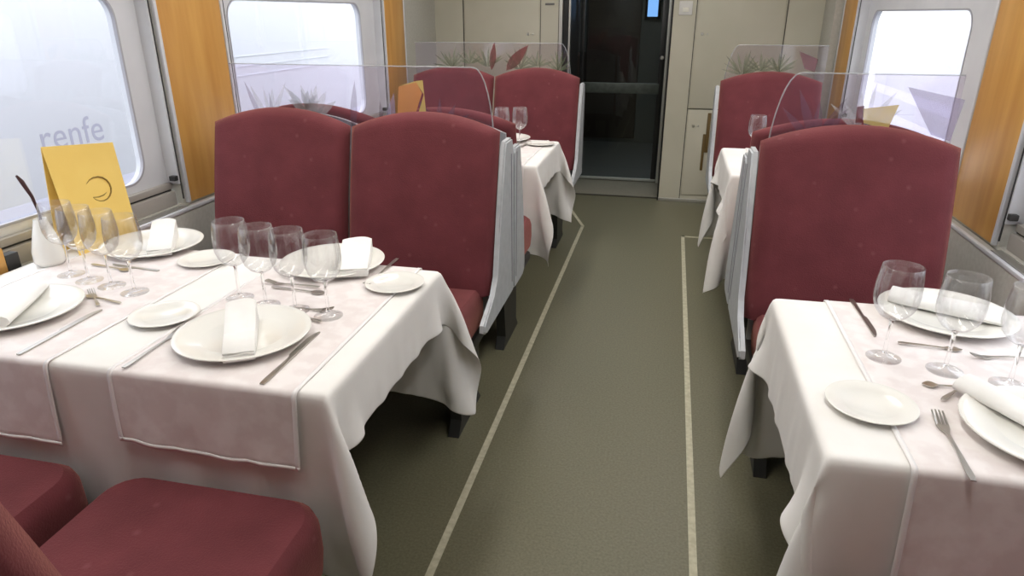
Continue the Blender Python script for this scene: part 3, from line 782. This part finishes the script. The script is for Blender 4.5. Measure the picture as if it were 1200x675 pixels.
cutlery('fork', (-1.335, 1.290), (-1.43, 1.372), 'dessert fork crossing the spoon behind the plate at the left photo edge')
cutlery('fork', (-.742, 1.78), (-.746, 1.56), 'steel fork between the aisle side plate and the plate behind the glasses')
cutlery('spoon', (-.985, 1.500), (-.825, 1.490), 'dessert spoon between the glasses and the far aisle plate')
cutlery('fork', (-.86, 1.522), (-1.02, 1.530), 'dessert fork against the rim of the far aisle plate')
cutlery('spoon', (-1.585, 1.545), (-1.44, 1.525), 'dessert spoon in front of the plate beside the yellow card')
cutlery('knife', (-1.365, 1.545), (-1.53, 1.560), 'dessert knife in front of the plate beside the yellow card')
cutlery('knife', (.493, 1.745), (.497, 1.525), 'steel knife at the back of the near right table, by the runner edge')
cutlery('spoon', (.535, 1.500), (.66, 1.492), 'dessert spoon in front of the far plate on the near right table')
cutlery('fork', (.80, 1.485), (.665, 1.462), 'dessert fork in front of the far plate on the near right table')
cutlery('fork', (.507, 1.0), (.520, 1.205), 'steel fork on the near right table beside the small plate')
cutlery('spoon', (.63, 1.315), (.528, 1.315), 'dessert spoon poking out from the near right napkin')
cutlery('fork', (.545, 1.255), (.625, 1.345), 'dessert fork behind the plate at the right photo edge')
cutlery('knife', (-.752, YF + .31), (-.76, YF + .09), 'knife on the far left table beside the plate')
cutlery('knife', (.455, YF + .14), (.66, YF + .16), 'knife lying across the far right table')

def napkin_block(L, W, H0, H1, seed=0):
    """stood-up folded napkin: pocket with layers, thin at the near end and puffed at the far end"""
    rng = random.Random(seed); bm = bmesh.new(); n, m = 14, 8
    def top(s, u):
        h = H0 + (H1 - H0) * (s ** 1.1)
        return h * (1 - .10 * abs(u) ** 4) + .0015 * math.sin(7 * s + 3 * u)
    g = {}
    for side in (0, 1):
        for i in range(n + 1):
            for j in range(m + 1):
                s = i / n; u = -1 + 2 * j / m
                z = top(s, u) if side else 0.0
                g[side, i, j] = bm.verts.new((u * W / 2 * (1 - .05 * (1 - s)), s * L, z))
        for i in range(n):
            for j in range(m): bm.faces.new((g[side, i, j], g[side, i + 1, j], g[side, i + 1, j + 1], g[side, i, j + 1]))
    for i in range(n):
        for j in (0, m): bm.faces.new((g[0, i, j], g[0, i + 1, j], g[1, i + 1, j], g[1, i, j]))
    for j in range(m):
        for i in (0, n): bm.faces.new((g[0, i, j], g[0, i, j + 1], g[1, i, j + 1], g[1, i, j]))
    bmesh.ops.bevel(bm, geom=[e for e in bm.edges if e.calc_face_angle(0) > R(50)], offset=.004, segments=2, affect='EDGES')
    return bm
def napkin(kind, loc, rz, label, dims, tilt=0):
    L, W, H0, H1 = dims
    o = obj('napkin', napkin_block(L, W, H0, H1), M_NAP, ang=60)
    t = bmesh.new(); 
    # turned-over flap with its fold line
    zf = H0 + (H1 - H0) * .36
    prism(t, [(-W / 2 * .96, .002), (W / 2 * .96, .002), (W / 2 * .97, L * .36), (-W / 2 * .97, L * .36)], lambda u, v, w: (u, v, H0 + (H1 - H0) * (v / L) ** 1.1 + .0012 + w), .003)
    bmesh.ops.bevel(t, geom=list(t.edges), offset=.001, segments=1, affect='EDGES')
    f = obj('napkin_flap', t, M_NAP, o)
    o.location = loc; o.rotation_euler = (tilt, 0, rz); tag(o, label, 'napkin', 'folded white napkins'); return o
napkin(0, (-.822, 1.100, TT + .0075), R(30), 'upright white napkin folded into a band on the near aisle plate', (.205, .066, .016, .058), 0)
napkin(0, (-1.435, 1.640, TT + .0075), R(32), 'boxy folded napkin on the plate beside the yellow card', (.20, .070, .016, .060), 0)
napkin(0, (-.80, 1.600, TT + .0095), R(20), 'folded napkin on the plate behind the row of four glasses', (.20, .085, .018, .050), 0)
def napkin_roll(pts, W, H, label, seed=1):
    """soft rolled napkin lying along pts, oval section with spiral layer"""
    bm = bmesh.new(); rng = random.Random(seed); P = [Vector(p) for p in pts]; n = 18; k = 16
    def at(s):
        f = s * (len(P) - 1); i = min(int(f), len(P) - 2); return P[i].lerp(P[i + 1], f - i)
    rings = []
    for i in range(n + 1):
        s = i / n; c = at(s); d = (at(min(s + .05, 1)) - at(max(s - .05, 0))); d.z = 0; d.normalize(); sd = Vector((d.y, -d.x, 0))
        wd = W * (.80 + .30 * s) * (1 + .05 * math.sin(5 * s + seed)); h = H * (1 - .18 * s)
        ring = []
        for q in range(k):
            a = 2 * math.pi * q / k; cx, sz = math.cos(a), math.sin(a)
            layer = 1 + (.10 if 2 < q < 6 else 0)
            ring.append(bm.verts.new(c + sd * (cx * wd / 2 * layer) + Vector((0, 0, h / 2 + sz * h / 2 * layer * (abs(sz) ** -.15 if abs(sz) > .1 else 1)))))
        rings.append(ring)
    for a, b in zip(rings, rings[1:]):
        for q in range(k): bm.faces.new((a[q], a[(q + 1) % k], b[(q + 1) % k], b[q]))
    bm.faces.new(rings[0]); bm.faces.new(rings[-1])
    z0 = min(v.co.z for v in bm.verts); base = P[0].z
    for v in bm.verts: v.co.z += base - z0
    o = obj('napkin', bm, M_NAP, ang=50); tag(o, label, 'napkin', 'folded white napkins'); return o
napkin_roll([(.580, 1.745, TT + .008), (.68, 1.700, TT + .008), (.80, 1.655, TT + .008)], .085, .034, 'rolled napkin lying across the far plate on the near right table', 2)
napkin_roll([(.592, 1.30, TT + .008), (.655, 1.21, TT + .008), (.73, 1.10, TT + .008)], .075, .030, 'rolled napkin on the plate at the right photo edge', 3)
napkin_roll([(-1.455, 1.110, TT + .008), (-1.515, 1.21, TT + .008), (-1.575, 1.32, TT + .008)], .100, .034, 'rolled napkin on the plate cut by the left photo edge', 5)

# yellow menu card: two leaves joined at the top, a drawn swirl on the front
mc = thing('menu_card', 'upright yellow folded menu card against the left window', 'menu card', (-1.70, 1.745, TT))
def leafcard(tag_, yb0, yb1, yt0, yt1, xb, xt, z1a, z1b):
    bm = bmesh.new()
    a = [Vector((xb, yb0, 0)), Vector((xb + .012, yb1, 0)), Vector((xt, yt1, z1b)), Vector((xt - .004, yt0, z1a))]
    v0 = [bm.verts.new(p) for p in a]; v1 = [bm.verts.new(p + Vector((-.0016, 0, 0))) for p in a]
    bm.faces.new(v0); bm.faces.new(list(reversed(v1)))
    for i in range(4): bm.faces.new((v0[i], v0[(i + 1) % 4], v1[(i + 1) % 4], v1[i]))
    return bm
M_YEL = noise_col(principled('yellow card', (.82, .52, .09), .6), (.83, .58, .15), (.88, .64, .18), 5)
obj('front_leaf', leafcard('f', -.135, .098, -.130, .130, .012, -.030, .322, .292), M_YEL, mc, smooth=False)
obj('back_leaf', leafcard('b', -.130, .10, -.128, .128, -.070, -.033, .318, .288), M_YEL, mc, smooth=False)
sg = bmesh.new()
pts = []
for i in range(15):
    a = R(-150 + 290 * i / 14); rr = .042 + .016 * i / 14
    y, z = .012 + rr * math.cos(a) * .9, .165 + rr * math.sin(a) * .75
    pts.append((.016 - .042 * (z / .31) , y, z))
tube(sg, pts, [.0006 + .0022 * math.sin(math.pi * i / 14) for i in range(15)], 6)
pts = [(.016 - .042 * (z / .31), y, z) for y, z in ((-.02, .150), (.0, .146), (.02, .147), (.035, .152))]
tube(sg, pts, [.001, .0018, .0018, .0006], 6)
obj('swirl_emblem', sg, principled('brown print', (.28, .17, .03), .6), mc)

# white vase with a dark stem
vs = thing('bud_vase', 'small white tapering vase with a dark dry stem by the left window', 'vase', (-1.715, 1.535, TT))
v = bmesh.new()
prof = [(.034, 0), (.042, .012), (.041, .04), (.030, .085), (.019, .125), (.0165, .135), (.0145, .133), (.017, .120), (.0, .10)]
lathe(v, [(0, 0)] + prof, 24)
obj('vase_body', v, M_CHINA, vs, ang=60)
s = bmesh.new(); tube(s, [(0, 0, .09), (.004, 0, .15), (0, -.006, .20), (-.010, -.016, .245), (-.016, -.022, .262)], [.003, .0035, .0045, .006, .003], 8)
obj('dry_stem', s, principled('dark stem', (.05, .015, .015), .6), vs)

# small wooden box on the ledge at the left photo edge, and a black piece put in for the dark gap beside it
wb = thing('wooden_block', 'small honey wood box on the window ledge at the left photo edge', 'box', (-1.822, 1.372, .70))
obj('box_body', B(-.018, .016, -.10, .105, 0, .085, bev=.004), M_WOOD, wb)
obj('dark_gap', B(-.018, .014, .107, .15, 0, .06, bev=.003), M_RUBBER, wb)  # solid black stands in for the dark gap
